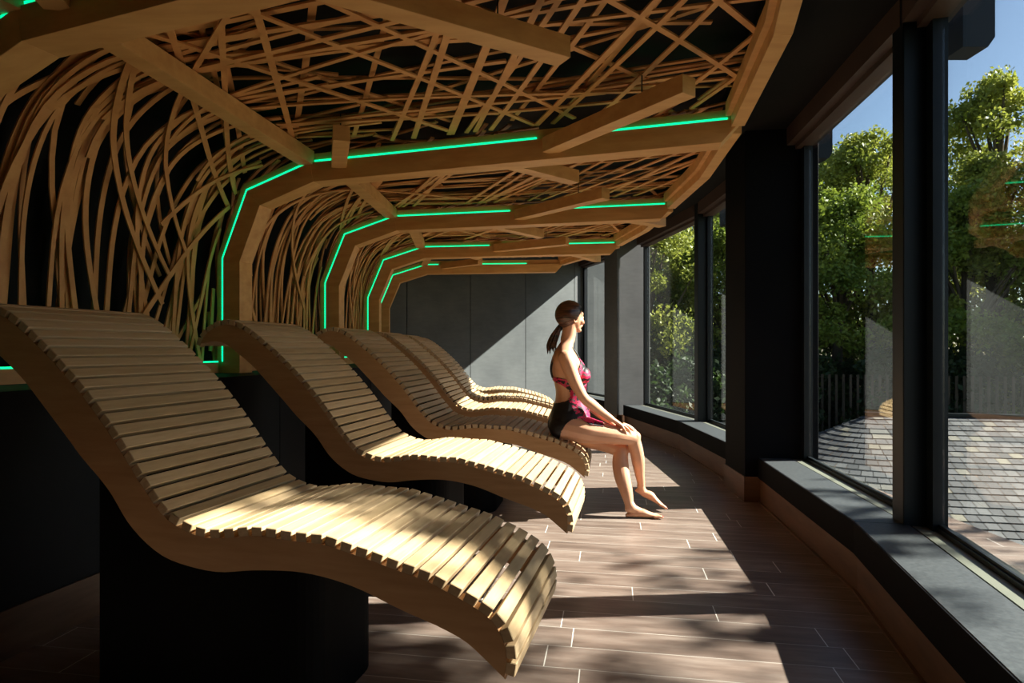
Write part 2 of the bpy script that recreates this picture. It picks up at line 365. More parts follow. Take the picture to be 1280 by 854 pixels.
# profile of the lattice surface (t,z), outside the ribs
PR=catmull([(-.075,LEDGE+.06),(-.075,.25),(-.06,.60),(.0,.86),(.12,1.07),(.32,1.20),(.60,1.268),(1.2,1.29),(2.2,1.315),(3.12,1.34)],8)
AL=[0]
for i in range(1,len(PR)): AL.append(AL[-1]+(Vector(PR[i])-Vector(PR[i-1])).length)
LT=AL[-1]
def surf(k,s,w,out=0):
    "bay k (between rib k and k+1), arc length s (0..1), w 0..1 across, out = offset away from the room"
    s=max(0,min(1,s)); x=s*LT; i=1
    while i<len(AL)-1 and AL[i]<x: i+=1
    f=(x-AL[i-1])/(AL[i]-AL[i-1]); p=Vector(PR[i-1]).lerp(Vector(PR[i]),f); t=(Vector(PR[i])-Vector(PR[i-1])).normalized(); nn=Vector((-t.y,t.x)); p=p+nn*out
    e0=(RIBS[k][2]-.03)/3.2; e1=(RIBS[k+1][2]-.03)/3.2
    g=lambda e:(p.x if p.x<1 else 1+(p.x-1)*(e*3.2-1)/2.12)
    A=P3(k,g(e0),p.y,.02); B=P3(k+1,g(e1),p.y,.02); q=A.lerp(B,w)
    # the canopy follows the arc: push the middle of a bay slightly outwards to the window side
    if p.x>1.5: q+=Vector((.045*math.sin(PI*w)*(p.x-1.5)/1.6,0,0))
    return q
def ribbon(bm,k,path,wd,th,out):
    pts=[surf(k,s,w,out) for s,w in path]; ctr=[surf(k,s,w,out+.03) for s,w in path]; ring=[]
    for i,p in enumerate(pts):
        d=(pts[min(i+1,len(pts)-1)]-pts[max(i-1,0)]).normalized(); nn=(ctr[i]-p).normalized(); sd_=d.cross(nn).normalized(); nn=sd_.cross(d).normalized()
        ring.append([bm.verts.new(p+sd_*x+nn*y) for x,y in ((wd/2,th/2),(-wd/2,th/2),(-wd/2,-th/2),(wd/2,-th/2))])
    for i in range(len(ring)-1):
        for j in range(4): bm.faces.new((ring[i][j],ring[i][(j+1)%4],ring[i+1][(j+1)%4],ring[i+1][j]))
    bm.faces.new(ring[0]); bm.faces.new(ring[-1])
blab=['behind the camera','above the nearest lounger','over the second and third loungers','over the fourth lounger','over the fifth lounger','in the farthest bay']
def make_lattice(k):
    bm=bmesh.new(); rr=random.Random(100+k); nseg=34
    def run(s0,w0,slope,curve,ln,wd,out):
        path=[]
        for i in range(nseg+1):
            s=s0+ln*i/nseg
            if s>1:
                if path and path[-1][0]<.999: s=1.0
                else: break
            w=w0+slope*(s-s0)+curve*math.sin(PI*(i/nseg)*1.3)
            if w<-.0 or w>1.0:
                if len(path)>1: break
                path=[]; continue
            path.append((s,w))
        if len(path)>=3: ribbon(bm,k,path,wd,.009,out)
    for i in range(46):      # long strips that rise from the ledge and bend over into the ceiling
        w0=(i+.5+rr.uniform(-.45,.45))/46; lay=i%3
        run(rr.choice((0,0,0,.02)),w0,rr.gauss(.0,.34)+(.10 if lay==0 else -.06),rr.uniform(-.07,.07),rr.choice((.42,.55,.75,1.0)),rr.uniform(.020,.030),.012+lay*.022)
    for i in range(17):      # strips starting on the shoulder and running along the ceiling
        run(rr.uniform(.22,.5),rr.uniform(.0,1),rr.gauss(0,.28),rr.uniform(-.03,.03),rr.uniform(.5,.8),rr.uniform(.019,.027),rr.choice((.0,.022,.044,.066)))
    for i in range(30):      # steep diagonals of the ceiling
        sg=1 if rr.random()<.12 else -1
        run(rr.uniform(.24,.97),0 if sg>0 else 1,sg*rr.uniform(2.8,4.6),rr.uniform(-.02,.02),.5,rr.uniform(.024,.032),rr.choice((0,0,.045)))
    for i in range(9):      # diagonals of the wall
        run(rr.uniform(.0,.2),rr.uniform(0,1),rr.choice((-1,1))*rr.uniform(.8,2.0),0,.4,rr.uniform(.022,.03),rr.choice((-.008,.06)))
    for i in range(5):      # long low angled strips in the deep layer
        run(rr.uniform(.3,.5),rr.uniform(0,1),rr.choice((-1,1))*rr.uniform(.5,1.2),0,.6,.025,.085)
    o=from_bm('lattice_panel',bm,M['strip'])
    tag(o,'woven lattice of thin bent wood strips '+blab[k+0 if k else 0] if k!=1 else 'woven lattice of thin bent wood strips in the nearest and largest bay, top left','wood lattice','woven wood lattices of the canopy')
    return o
for k in range(5): make_lattice(k)
# black sheet added to stop sun through the lattice, closed at the window edge
for k in range(5):
    bm=bmesh.new(); ns=26; rows=[]
    for i in range(ns+1):
        row=[surf(k,i/ns,j/2,.17) for j in range(3)]; rows.append([bm.verts.new(p) for p in row])
    edge=[bm.verts.new(surf(k,1,j/2,.0)) for j in range(3)]; rows.append(edge)
    back=[]
    for r in rows: back.append(r)
    for i in range(len(rows)-1):
        for j in range(2): bm.faces.new((rows[i][j],rows[i+1][j],rows[i+1][j+1],rows[i][j+1]))
    o=from_bm('wall_left_lining_%d'%(k+1),bm,M['black']); m=o.modifiers.new('thick','SOLIDIFY'); m.thickness=.03; m.offset=0
    tag(o,'black lining behind the lattice '+blab[k],kind='structure')
# edge board along the window side of the canopy and the tie beams between the rib knees
for k in range(5):
    o0,a0,n0,te0,_=frame(k); o1,a1,n1,te1,_=frame(k+1)
    p=P3(k,te0-.03,1.268,.10); q=P3(k+1,te1-.03,1.272,.0); mid=(p+q)/2+a0*.055
    if k==4: mid=(p+q)/2+a0*.03
    E=empty('edge_board',(p.x,p.y,p.z)); tag(E,'pale timber edge board of the canopy '+['behind the camera','running off the top of the picture','beside the rib with the longest green strip','third from the camera','in front of the farthest window'][k],'edge board','edge boards of the canopy')
    for x,y in ((p,mid),(mid,q)):
        bm=bmesh.new(); bar(bm,x-p,y-p,.07,.13); bevel(from_bm('board',bm,M['rib'],E),.0015)
        bm=bmesh.new(); s_=(y-x).normalized().cross(Vector((0,0,1))); bar(bm,x-p-s_*.05+Vector((0,0,.03)),y-p-s_*.05+Vector((0,0,.03)),.028,.07); from_bm('inner_batten',bm,M['rib'],E)
    A=P3(k,KT+.10,1.215,.13); B=P3(k+1,KT-.03,1.215,.02)
    bm=bmesh.new(); bar(bm,A,B,.095,.09); t=from_bm('tie_beam',bm,M['rib']); bevel(t,.0015)
    tag(t,'square timber tie beam between the rib knees '+['behind the camera','in the nearest bay, long and diagonal at top left','over the head of the third lounger','over the fourth lounger','in the farthest bay, shortest'][k],'tie beam','tie beams between the rib knees')
# ledge behind the loungers
LF=[];LB=[]
for k in range(6):
    o,a,n,_,_=frame(k); LF.append((o+a*.42).to_2d()); LB.append((o-a*.30).to_2d())
o,a,n,_,_=frame(5); LF.append((o+a*.42+n*1.9).to_2d()); LB.append((o-a*.3+n*1.9).to_2d())
zl=CAMZ+LEDGE
for k in range(6):
    bm=bmesh.new(); q=[LF[k],LF[k+1],LB[k+1],LB[k]]
    g=(LF[k+1]-LF[k]).normalized()*.003
    prism(bm,[LF[k]+g,LF[k+1]-g,LB[k+1]-g,LB[k]+g],0,zl); struct('wall_left_ledge_%d'%(k+1),bm,M['black'],'black boxed ledge behind the loungers')
bm=bmesh.new()
for k in range(6):
    a=[Vector((p.x,p.y)) for p in (LF[k],LF[k+1])]; n2=Vector((a[1].y-a[0].y,-(a[1].x-a[0].x))).normalized()*.012
    prism(bm,[a[0],a[1],a[1]+n2,a[0]+n2],0,.182)
struct('baseboard_left',bm,M['skirting'],'wood tile skirting of the black ledge at left')
bm=bmesh.new(); prism(bm,[LB[0]-Vector((.1,3)),LB[6]+Vector((.0,.6)),LB[6]+Vector((-.3,.6)),LB[0]-Vector((.9,3))],0,CH)
bm2=[(p.x-.28,p.y) for p in LB]; bm.free(); bm=bmesh.new()
for i in range(6): prism(bm,[bm2[i],bm2[i+1],(bm2[i+1][0]-.2,bm2[i+1][1]),(bm2[i][0]-.2,bm2[i][1])],0,CH)
prism(bm,[bm2[0],(-3.6,-2.5),(-3.8,-2.5),(bm2[0][0]-.2,bm2[0][1])],0,CH)
struct('wall_left',bm,M['black'],'black wall behind the lattice')
bm=bmesh.new(); prism(bm,[(-4,-2.5),(1,-2.5),(1,-2.3),(-4,-2.3)],0,CH); struct('wall_back',bm,M['black'],'black wall behind the camera')
# kick board with green strip at the foot of each lattice
for k in range(5):
    A=P3(k,-.05,LEDGE,.14); B=P3(k+1,-.05,LEDGE,-.01); d=(B-A).normalized(); s_=Vector((d.y,-d.x,0))
    E=empty('kick_board',A); tag(E,'timber kick board with green light strip on the ledge, '+['behind the camera','left, behind the nearest lounger','behind the second lounger','behind the fourth lounger','in the farthest bay'][k],'kick board','kick boards at the foot of the lattice')
    bm=bmesh.new(); bar(bm,Vector((0,0,.035)),B-A+Vector((0,0,.035)),.05,.068); from_bm('board',bm,M['rib'],E)
    bm=bmesh.new(); bar(bm,s_*.018+Vector((0,0,.075)),B-A+s_*.018+Vector((0,0,.075)),.012,.010); from_bm('light_strip',bm,M['led'],E)

# ------------------------------------------------------------------ wave loungers
SC=.60/.66
TOP=[(-2.650,.020),(-2.628,.075),(-2.585,.120),(-2.535,.150),(-2.483,.168),(-2.430,.172),(-2.376,.160),(-2.325,.138),(-2.273,.108),(-2.227,.075),(-2.183,.041),(-2.139,.008),(-2.096,-.028),(-2.055,-.065),(-2.013,-.102),(-1.973,-.139),(-1.935,-.178),(-1.897,-.219),(-1.861,-.259),(-1.826,-.300),(-1.792,-.343),(-1.759,-.386),(-1.727,-.429),(-1.692,-.469),(-1.658,-.510),(-1.620,-.546),(-1.572,-.570),(-1.521,-.587),(-1.468,-.595),(-1.415,-.591),(-1.362,-.583),(-1.309,-.574),(-1.255,-.573),(-1.201,-.576),(-1.146,-.579),(-1.092,-.580),(-1.038,-.580),(-.985,-.592),(-.933,-.604),(-.880,-.615),(-.829,-.629),(-.778,-.642),(-.726,-.654),(-.675,-.668),(-.627,-.688),(-.577,-.708),(-.528,-.731),(-.482,-.758),(-.446,-.796),(-.424,-.846),(-.418,-.898),(-.426,-.951)]
BOT=[(-2.617,.030),(-2.54,.045),(-2.457,.033),(-2.368,-.025),(-2.263,-.105),(-2.177,-.190),(-2.044,-.325),(-1.996,-.376),(-1.874,-.487),(-1.789,-.597),(-1.689,-.676),(-1.592,-.714),(-1.434,-.732),(-1.283,-.713),(-1.108,-.705),(-.941,-.731),(-.781,-.786),(-.678,-.817),(-.627,-.835),(-.575,-.857),(-.529,-.890),(-.480,-.930),(-.452,-.953)]
TH=.028/SC*1.0
def norm2(i):
    a=Vector(TOP[max(i-1,0)]);b=Vector(TOP[min(i+1,len(TOP)-1)]); t=(b-a).normalized(); return Vector((-t.y,t.x))
def make_lounger():
    root=empty('wave_lounger',(0,0,0)); H=1.27
    L=lambda s,e,z:Vector((s*SC,e*SC,(z+H)*SC))      # s along, e across (0 near side .. .66 far side)
    # slatted surface: one slat per interval
    bm=bmesh.new(); tones=[]; rr=random.Random(5)
    for i in range(len(TOP)-1):
        a=Vector(TOP[i]);b=Vector(TOP[i+1]); d=(b-a).normalized(); n=Vector((-d.y,d.x)); g=.0055/SC*1.05; a2=a+d*g; b2=b-d*g
        q=[a2,b2,b2-n*TH-d*.002,a2-n*TH+d*.002]; f0=len(bm.faces)
        hexa(bm,[L(p.x,0,p.y) for p in q]+[L(p.x,.66,p.y) for p in q]); tn=rr.random(); tones+= [tn]*(len(bm.faces)-f0)
    bmesh.ops.recalc_face_normals(bm,faces=bm.faces)
    me=bpy.data.meshes.new('slatted_seat'); bm.to_mesh(me); bm.free()
    at=me.attributes.new('tone','FLOAT','FACE')
    for i,v in enumerate(tones): at.data[i].value=v
    o=link('slatted_seat',me,M['slat'],root); bevel(o,.002)
    # side rails
    top=[Vector(TOP[i])-norm2(i)*(TH*.97) for i in range(len(TOP))]
    T2=[]; 
    botc=catmull(BOT,4)
    nn=70; 
    def resample(pl,n):
        al=[0]
        for i in range(1,len(pl)): al.append(al[-1]+(Vector(pl[i])-Vector(pl[i-1])).length)
        out=[]
        for k in range(n+1):
            x=al[-1]*k/n; i=1
            while i<len(al)-1 and al[i]<x: i+=1
            out.append(Vector(pl[i-1]).lerp(Vector(pl[i]),(x-al[i-1])/(al[i]-al[i-1])))
        return out
    ta=resample(top,nn); ba=resample(botc,nn)
    for e0,e1 in ((.0,.042),(.618,.66)):
        bm=bmesh.new(); V=[[bm.verts.new(L(p.x,e,p.y)) for e in (e0,e1)] for p in ta]; U=[[bm.verts.new(L(p.x,e,p.y)) for e in (e0,e1)] for p in ba]
        for i in range(nn):
            bm.faces.new((V[i][0],V[i+1][0],U[i+1][0],U[i][0])); bm.faces.new((V[i][1],U[i][1],U[i+1][1],V[i+1][1]))
            bm.faces.new((V[i][0],V[i][1],V[i+1][1],V[i+1][0])); bm.faces.new((U[i][0],U[i+1][0],U[i+1][1],U[i][1]))
        bm.faces.new((V[0][0],U[0][0],U[0][1],V[0][1])); bm.faces.new((V[-1][0],V[-1][1],U[-1][1],U[-1][0]))
        from_bm('side_rail',bm,M['rail'],root)
    # plinth with rounded foot end
    s0,s1,e0,e1,r=-1.965,-1.15,.047,.613,.14; pl=[(s0,e0)]
    for k in range(9): an=-PI/2+PI/2*k/8; pl.append((s1-r+r*math.cos(an),e0+r+r*math.sin(an)))
    for k in range(9): an=PI/2*k/8; pl.append((s1-r+r*math.cos(an),e1-r+r*math.sin(an)))
    pl.append((s0,e1))
    # subdivide the straight sides so that the top follows the underside of the wave
    full=[]
    for i in range(len(pl)):
        a=Vector(pl[i]);b=Vector(pl[(i+1)%len(pl)]); n=max(1,int((b-a).length/.05))
        if abs(a.x-b.x)<1e-4: n=1
        full+= [a.lerp(b,j/n) for j in range(n)]
    bx=[p[0] for p in BOT];by=[p[1] for p in BOT]
    bm=bmesh.new(); lo=[];hi=[]
    for p in full:
        lo.append(bm.verts.new(L(p.x,p.y,-H))); hi.append(bm.verts.new(L(p.x,p.y,interp(bx,by,p.x)+.045)))
    n=len(full); bm.faces.new(lo)
    for i in range(n): bm.faces.new((lo[i],lo[(i+1)%n],hi[(i+1)%n],hi[i]))
    from_bm('plinth',bm,M['plinth'],root); return root
def copy_tree(o,parent=None):
    c=o.copy(); C.objects.link(c); c.parent=parent
    for ch in [x for x in bpy.data.objects if x.parent==o]: copy_tree(ch,c)
    return c
POSE=[(.381,1.491,14.33),(.660,2.760,11.94),(.894,4.023,9.16),(.982,5.29,6.4),(1.018,6.56,3.7),(.964,7.84,1.0)]
LAB=['largest slatted wooden wave lounger, nearest the camera, dappled with sun','slatted wooden wave lounger second from the camera, with a curled headrest tip in view','third slatted wooden wave lounger, the woman in the swimsuit sits on its foot end','fourth slatted wooden wave lounger, just behind the woman','fifth slatted wooden wave lounger, last but one before the grey end wall','farthest slatted wooden wave lounger, closest to the grey end wall']
lo0=make_lounger()
for i,(x,y,a) in enumerate(POSE):
    o=lo0 if i==0 else copy_tree(lo0)
    o.location=(x,y,0); o.rotation_euler=(0,0,-math.radians(a)); tag(o,LAB[i],'lounger','wave loungers in a row')

# ------------------------------------------------------------------ outside: garden, shingle roof, trees
def leaf_mat(name,c1,c2):
    m=bpy.data.materials.new(name); m.use_nodes=True; nt=m.node_tree; b=nt.nodes['Principled BSDF']; o=nt.nodes['Material Output']
    n=noise_node(nt,1.3,3); n2=noise_node(nt,14,1)
    mx=N(nt,'ShaderNodeMix',data_type='RGBA',blend_type='MULTIPLY'); mx.inputs[0].default_value=.8
    nt.links.new(ramp(nt,n,[(.3,c1),(.7,c2)]),mx.inputs[6]); nt.links.new(ramp(nt,n2,[(.3,(.6,.6,.6)),(.7,(1.1,1.1,1))]),mx.inputs[7])
    nt.links.new(mx.outputs[2],b.inputs['Base Color']); b.inputs['Roughness'].default_value=.5; b.inputs['Specular IOR Level'].default_value=.35
    tr=N(nt,'ShaderNodeBsdfTranslucent'); ms=N(nt,'ShaderNodeMixShader'); ms.inputs[0].default_value=.38
    nt.links.new(mx.outputs[2],tr.inputs[0]); nt.links.new(b.outputs[0],ms.inputs[1]); nt.links.new(tr.outputs[0],ms.inputs[2]); nt.links.new(ms.outputs[0],o.inputs[0]); return m
M['leafA']=leaf_mat('leaf_green',(.12,.19,.02),(.34,.40,.06))
M['leafB']=leaf_mat('leaf_olive_green',(.17,.22,.025),(.45,.46,.09))
M['leafC']=leaf_mat('leaf_dark_green',(.02,.045,.012),(.05,.085,.02))
M['bark']=simple('bark',(.06,.045,.03),(.12,.09,.06),9,.9,.2,(1,1,.2))
M['ground']=simple('garden_ground',(.035,.05,.015),(.07,.075,.03),1.5,.95,.1)
M['boards']=wood('brown_wall_boards',(.16,.085,.04),(.26,.15,.08),(7,7,.5),3,.7)
GZ=-3.4
bm=bmesh.new(); v=[bm.verts.new(p) for p in ((1.8,-25,GZ),(60,-25,GZ),(60,70,GZ),(-25,70,GZ),(-25,14,GZ),(1.8,14,GZ))]; bm.faces.new(v)
tag(from_bm('ground',bm,M['ground']),'garden ground far below the windows',kind='structure')
# shingle roof: every shingle of the cone pressed out of one mesh (surface pattern)
def shingle_mat():
    m,nt,b=mat('weathered_shingle',.75,.35)
    at=N(nt,'ShaderNodeAttribute',attribute_name='tone'); n=noise_node(nt,3.5,5,'Object',(1,1,1)); n2=noise_node(nt,.8,3)
    mx=N(nt,'ShaderNodeMix',data_type='RGBA',blend_type='MULTIPLY'); mx.inputs[0].default_value=.7
    nt.links.new(ramp(nt,at.outputs['Fac'],[(0,(.04,.042,.045)),(.5,(.08,.08,.083)),(.85,(.115,.115,.115)),(1,(.20,.18,.13))]),mx.inputs[6]); nt.links.new(ramp(nt,n,[(.3,(.65,.65,.65)),(.7,(1,1,1))]),mx.inputs[7])
    nt.links.new(mx.outputs[2],b.inputs['Base Color']); bump(nt,b,n,.3,.01); return m
M['shingle']=shingle_mat()
RA=Vector((6.44,11.0,0)); RZ=CAMZ-1.19; RUN=3.0; SLO=.5; STR=9.0
rd=Vector((math.cos(-.17),math.sin(-.17),0)); pd=Vector((rd.y,-rd.x,0))      # ridge direction, towards the camera
root=empty('round_ended_roof_building',(RA.x,RA.y,GZ)); tag(root,'low garden building with a rounded grey weathered shingle roof outside the windows','building')
def rpath(rad,step,ph):
    "points along one course of shingles: near slope, round end, a little of the far slope"
    out=[]; L_=STR
    n=int(L_/step)
    for j in range(n,-1,-1): out.append(rd*((j+ph)*step)+pd*rad)
    na=max(3,int(PI*rad/step))
    for j in range(1,na+1):
        a=PI*j/na; out.append(pd*math.cos(a)*rad-rd*math.sin(a)*rad)
    for j in range(1,12): out.append(rd*(j*step)-pd*rad)
    return out
bm=bmesh.new(); tones=[]; rows=22; rr=random.Random(3)
for r in range(rows):
    r0=RUN*r/rows+.02; r1=RUN*(r+1.15)/rows; z0=RZ-SLO*r0; z1=RZ-SLO*r1
    P=rpath(r1,.17,rr.random())
    for j in range(len(P)-1):
        A,B=P[j],P[j+1]; g=(B-A)*.03; A=A+g; B=B-g
        def inner(V):
            t=max(0,V.dot(rd)); c=rd*t; w_=V-c; return c+w_*(r0/r1)
        dz=rr.uniform(0,.005); up=lambda V,z:Vector((V.x,V.y,z-GZ))
        a0,b0,a1,b1=up(inner(A),z0),up(inner(B),z0),up(A,z1+.013+dz),up(B,z1+.013+dz)
        p=[bm.verts.new(x) for x in (a0,b0,b1,a1)]; lo=[bm.verts.new(a1-Vector((0,0,.013))),bm.verts.new(b1-Vector((0,0,.013)))]
        bm.faces.new(p); bm.faces.new((p[3],p[2],lo[1],lo[0])); t=rr.random(); tones+=[t,t]
me=bpy.data.meshes.new('shingle_roof'); bm.to_mesh(me); bm.free(); at=me.attributes.new('tone','FLOAT','FACE')
for i,v in enumerate(tones): at.data[i].value=v
link('shingle_roof',me,M['shingle'],root)
bm=bmesh.new(); P=rpath(RUN-.03,.3,0); hi=[]; 
ctr=[Vector((max(0,p.dot(rd))*rd.x,max(0,p.dot(rd))*rd.y,0)) for p in P]
for p,c in zip(P,ctr): hi.append([bm.verts.new(Vector((c.x,c.y,RZ-.03-GZ))),bm.verts.new(Vector((p.x,p.y,RZ-SLO*RUN-.03-GZ))),bm.verts.new(Vector((p.x,p.y,RZ-SLO*RUN-.12-GZ)))])
for a,b in zip(hi[:-1],hi[1:]):
    for k in range(2): bm.faces.new((a[k],b[k],b[k+1],a[k+1]))
from_bm('roof_deck',bm,M['boards'],root)
bm=bmesh.new(); bar(bm,Vector((0,0,RZ+.02-GZ))-rd*.05,Vector((0,0,RZ+.02-GZ))+rd*STR,.14,.05); from_bm('ridge_cap',bm,M['frame'],root)
bm=bmesh.new(); P=rpath(RUN-.25,.16,0)
for A,B in zip(P[:-1],P[1:]):
    d=(B-A)*.94; o_=Vector((d.y,-d.x,0)).normalized()*.03; prism(bm,[A,A+d,A+d+o_,A+o_],0,RZ-SLO*RUN-.05-GZ)
from_bm('board_wall',bm,M['boards'],root)
bm=bmesh.new(); P=rpath(RUN-.28,.4,0); U=[(bm.verts.new((p.x,p.y,0)),bm.verts.new((p.x,p.y,RZ-SLO*RUN-.05-GZ))) for p in P]
for a,b in zip(U[:-1],U[1:]): bm.faces.new((a[0],b[0],b[1],a[1]))
from_bm('wall_core',bm,M['boards'],root)
# paling fence behind the roof
fe=empty('paling_fence',(6.0,12.2,GZ)); tag(fe,'dark paling fence among the trees behind the shingle roof','fence')
bm=bmesh.new()
for i in range(60):
    p=Vector((.2+i*.14,2.6-i*.05,0)); prism(bm,[p,p+Vector((.05,-.02,0)),p+Vector((.06,.0,0)),p+Vector((.01,.02,0))],0,3.95)
from_bm('palings',bm,M['bark'],fe)
# trees
def tree_mesh(seed,n,h,w,leaf):
    rr=random.Random(seed); bm=bmesh.new(); cl=[]
    for i in range(120):
        z=rr.uniform(.14,1.0); rad=w*math.sin(PI*min(1,(z*.86+.12)))**.6*rr.uniform(.35,1.0)*(1.0 if z<.7 else .8); a=rr.uniform(0,2*PI); cl.append((Vector((rad*math.cos(a),rad*math.sin(a),z*h*.93)),rr.uniform(.09,.23)*w))
    for i in range(n):
        c,r=rr.choice(cl); d=Vector((rr.gauss(0,1),rr.gauss(0,1),rr.gauss(0,.8))).normalized()*r*rr.random()**.4; p=c+d
        if rr.random()<.05: p=c+d*1.22
        s=leaf*rr.uniform(.6,1.25); q=Vector((rr.gauss(0,1),rr.gauss(0,1),rr.gauss(0,1))).normalized(); u=q.orthogonal().normalized(); u=Matrix.Rotation(rr.uniform(0,6.28),3,q)@u; w_=q.cross(u)
        vs=[bm.verts.new(p+x) for x in (u*s,w_*s*.55,-u*s,-w_*s*.55)]; bm.faces.new(vs)
    me=bpy.data.meshes.new('crown'); bm.to_mesh(me); bm.free()
    bt=bmesh.new()
    def limb(A,B,r0,r1):
        d=(B-A).normalized(); u=d.orthogonal().normalized(); v_=d.cross(u); R0=[];R1=[]
        for j in range(7):
            an=2*PI*j/7; o=u*math.cos(an)+v_*math.sin(an); R0.append(bt.verts.new(A+o*r0)); R1.append(bt.verts.new(B+o*r1))
        for j in range(7): bt.faces.new((R0[j],R0[(j+1)%7],R1[(j+1)%7],R1[j]))
    limb(Vector((0,0,-.1)),Vector((.1,.05,h*.45)),.022*h,.015*h); limb(Vector((.1,.05,h*.45)),Vector((0,0,h*.85)),.015*h,.004*h)
    for c,r in cl[::4]:
        z=max(.12*h,c.z-.22*h); limb(Vector((.05,.03,z)),c,.006*h,.002*h)
    mt=bpy.data.meshes.new('trunk'); bt.to_mesh(mt); bt.free(); return me,mt
TM={'A':tree_mesh(1,36000,8.6,2.5,.058),'B':tree_mesh(2,36000,9.6,2.3,.055),'C':tree_mesh(4,20000,4.2,2.2,.07)}
for k,m_ in (('A','leafA'),('B','leafB'),('C','leafC')): TM[k][0].materials.append(M[m_]); TM[k][1].materials.append(M['bark'])
def tree(kind,x,y,s,rz,label,cat='tree',name='garden_tree',group='trees and bushes outside',z=GZ,zs=1):
    t=empty(name,(x,y,z),rz); t.scale=(s,s,s*zs); tag(t,label,cat,group)
    for nm,me in (('crown',TM[kind][0]),('trunk',TM[kind][1])):
        o=bpy.data.objects.new(nm,me); C.objects.link(o); o.parent=t
    return t
G='leafy green tree standing in the dense wall of foliage outside the windows'
TR=[('A',2.7,19.5,1.05),('B',3.9,17.0,.98),('A',5.0,20.5,1.1),('A',6.1,17.2,1.02),('B',7.6,18.8,1.12),('A',8.9,16.4,1.05),('B',10.4,17.8,1.16),('A',11.6,15.6,.98),('B',13.0,16.6,.98),('A',14.6,14.0,1.20),('B',16.0,15.4,1.35),('A',17.4,13.0,1.35),('A',4.4,24,1.2),('B',8,24,1.3),('A',12,22,1.35),('B',16,20,1.4),('A',20,17,1.5),('A',1.9,23.5,1.2),('B',1.2,17.3,.8)]
rt=random.Random(11)
for i,(kd,x,y,s_) in enumerate(TR): tree(kd,x,y,s_*rt.uniform(.96,1.04)*(1.07 if i>4 else 1),rt.uniform(0,6),G,group='trees of the foliage wall')
BU=[(2.9,13.4,1.0),(4.2,13.9,1.05),(5.4,15.2,1.1),(3.4,16,1.2),(7.2,15.3,1.1),(9,14.9,1.1),(10.8,14.6,1.1),(12.6,13.4,1.1),(14.2,12,1.1),(2.1,14.8,.9)]
for x,y,s_ in BU: tree('C',x,y,s_,rt.uniform(0,6),'dark green bush at the foot of the foliage wall outside','bush','garden_bush','dark bushes outside')
# tree to the right of the picture whose thin branches dapple the sunlight on the floor and the nearest lounger
t=tree('B',8.6,1.55,1.40,0,'tall sparse tree outside to the right of the picture, dappling the sunlight on the floor','tree',group='trees beside the windows',zs=1.12)
sp=TM['B'][0].copy(); bm=bmesh.new(); bm.from_mesh(sp); rr=random.Random(2); bmesh.ops.delete(bm,geom=[f for f in bm.faces if abs(f.calc_center_median().x)>.7 or noise.noise(Vector((3.3,f.calc_center_median().y*2.1,f.calc_center_median().z*2.6)))<-.10 or rr.random()<.12],context='FACES'); bm.to_mesh(sp); bm.free()
for ch in bpy.data.objects:
    if ch.parent==t and ch.name.startswith('crown'): ch.data=sp
# dark rafter ends under the eaves outside
for i,(x,y,w_,zt) in enumerate(((2.24,3.02,.16,1.50),(2.40,4.78,.12,1.50),(2.42,6.95,.13,1.42))):
    bm=bmesh.new(); z0=CAMZ+zt; ln=.16
    # chamfered end profile in x-z, extruded along y
    pr=[(0,.6),(0,0),(w_*.78,0.0),(w_,.05),(w_,.6)]
    A=[bm.verts.new((x+p[0]-.0,y,z0+p[1])) for p in pr]; B=[bm.verts.new((x+p[0],y+.14,z0+p[1])) for p in pr]
    bm.faces.new(A); bm.faces.new(B)
    for j in range(5): bm.faces.new((A[j],A[(j+1)%5],B[(j+1)%5],B[j]))
    tag(from_bm('rafter_end',bm,M['frame']),['dark chamfered rafter end outside the near right pane, at the top edge','dark rafter end outside the window beside the wide dark column','small dark rafter end outside the far pane'][i],'rafter end','rafter ends outside the windows')

# ------------------------------------------------------------------ the woman
def skin_mat():
    m,nt,b=mat('skin',.42,.4)
    n=noise_node(nt,7,4); nt.links.new(ramp(nt,n,[(.3,(.60,.30,.18)),(.7,(.70,.38,.235))]),b.inputs['Base Color'])
    b.inputs['Subsurface Weight'].default_value=.12; b.inputs['Subsurface Radius'].default_value=(.02,.008,.004); b.inputs['Subsurface Scale'].default_value=.5; return m
M['skin']=skin_mat()
m,nt,b=mat('dark_brown_hair',.30,.6); n=noise_node(nt,30,4,'Object',(.35,.35,3)); nt.links.new(ramp(nt,n,[(.35,(.016,.007,.004)),(.65,(.15,.060,.030))]),b.inputs['Base Color']); bump(nt,b,n,.35,.004); M['hair']=m
M['suit_black']=simple('black_swimsuit',(.006,.006,.007),(.012,.012,.013),30,.5,.4)
m,nt,b=mat('magenta_patterned_swimsuit',.5,.4); n=noise_node(nt,17,3,'Object',(1,1,1.6)); nt.links.new(ramp(nt,n,[(.0,(.008,.006,.008)),(.43,(.010,.006,.008)),(.47,(.55,.02,.09)),(.58,(.60,.03,.12)),(.61,(.16,.13,.14)),(.66,(.02,.015,.02))]),b.inputs['Base Color']); b.inputs['Base Color'].default_value=(.5,.03,.1,1); M['suit_print']=m
m.node_tree.nodes['Color Ramp'].color_ramp.interpolation='CONSTANT' if 'Color Ramp' in m.node_tree.nodes else 'LINEAR'
M['nail']=simple('red_nail_varnish',(.5,.02,.03),(.55,.03,.04),5,.25,.6,bmp=0)
def loft(bm,rings,cap=True):
    V=[[bm.verts.new(p) for p in r] for r in rings]; n=len(V[0])
    for i in range(len(V)-1):
        for j in range(n): bm.faces.new((V[i][j],V[i][(j+1)%n],V[i+1][(j+1)%n],V[i+1][j]))
    bm.faces.new(V[0]); bm.faces.new(V[-1])
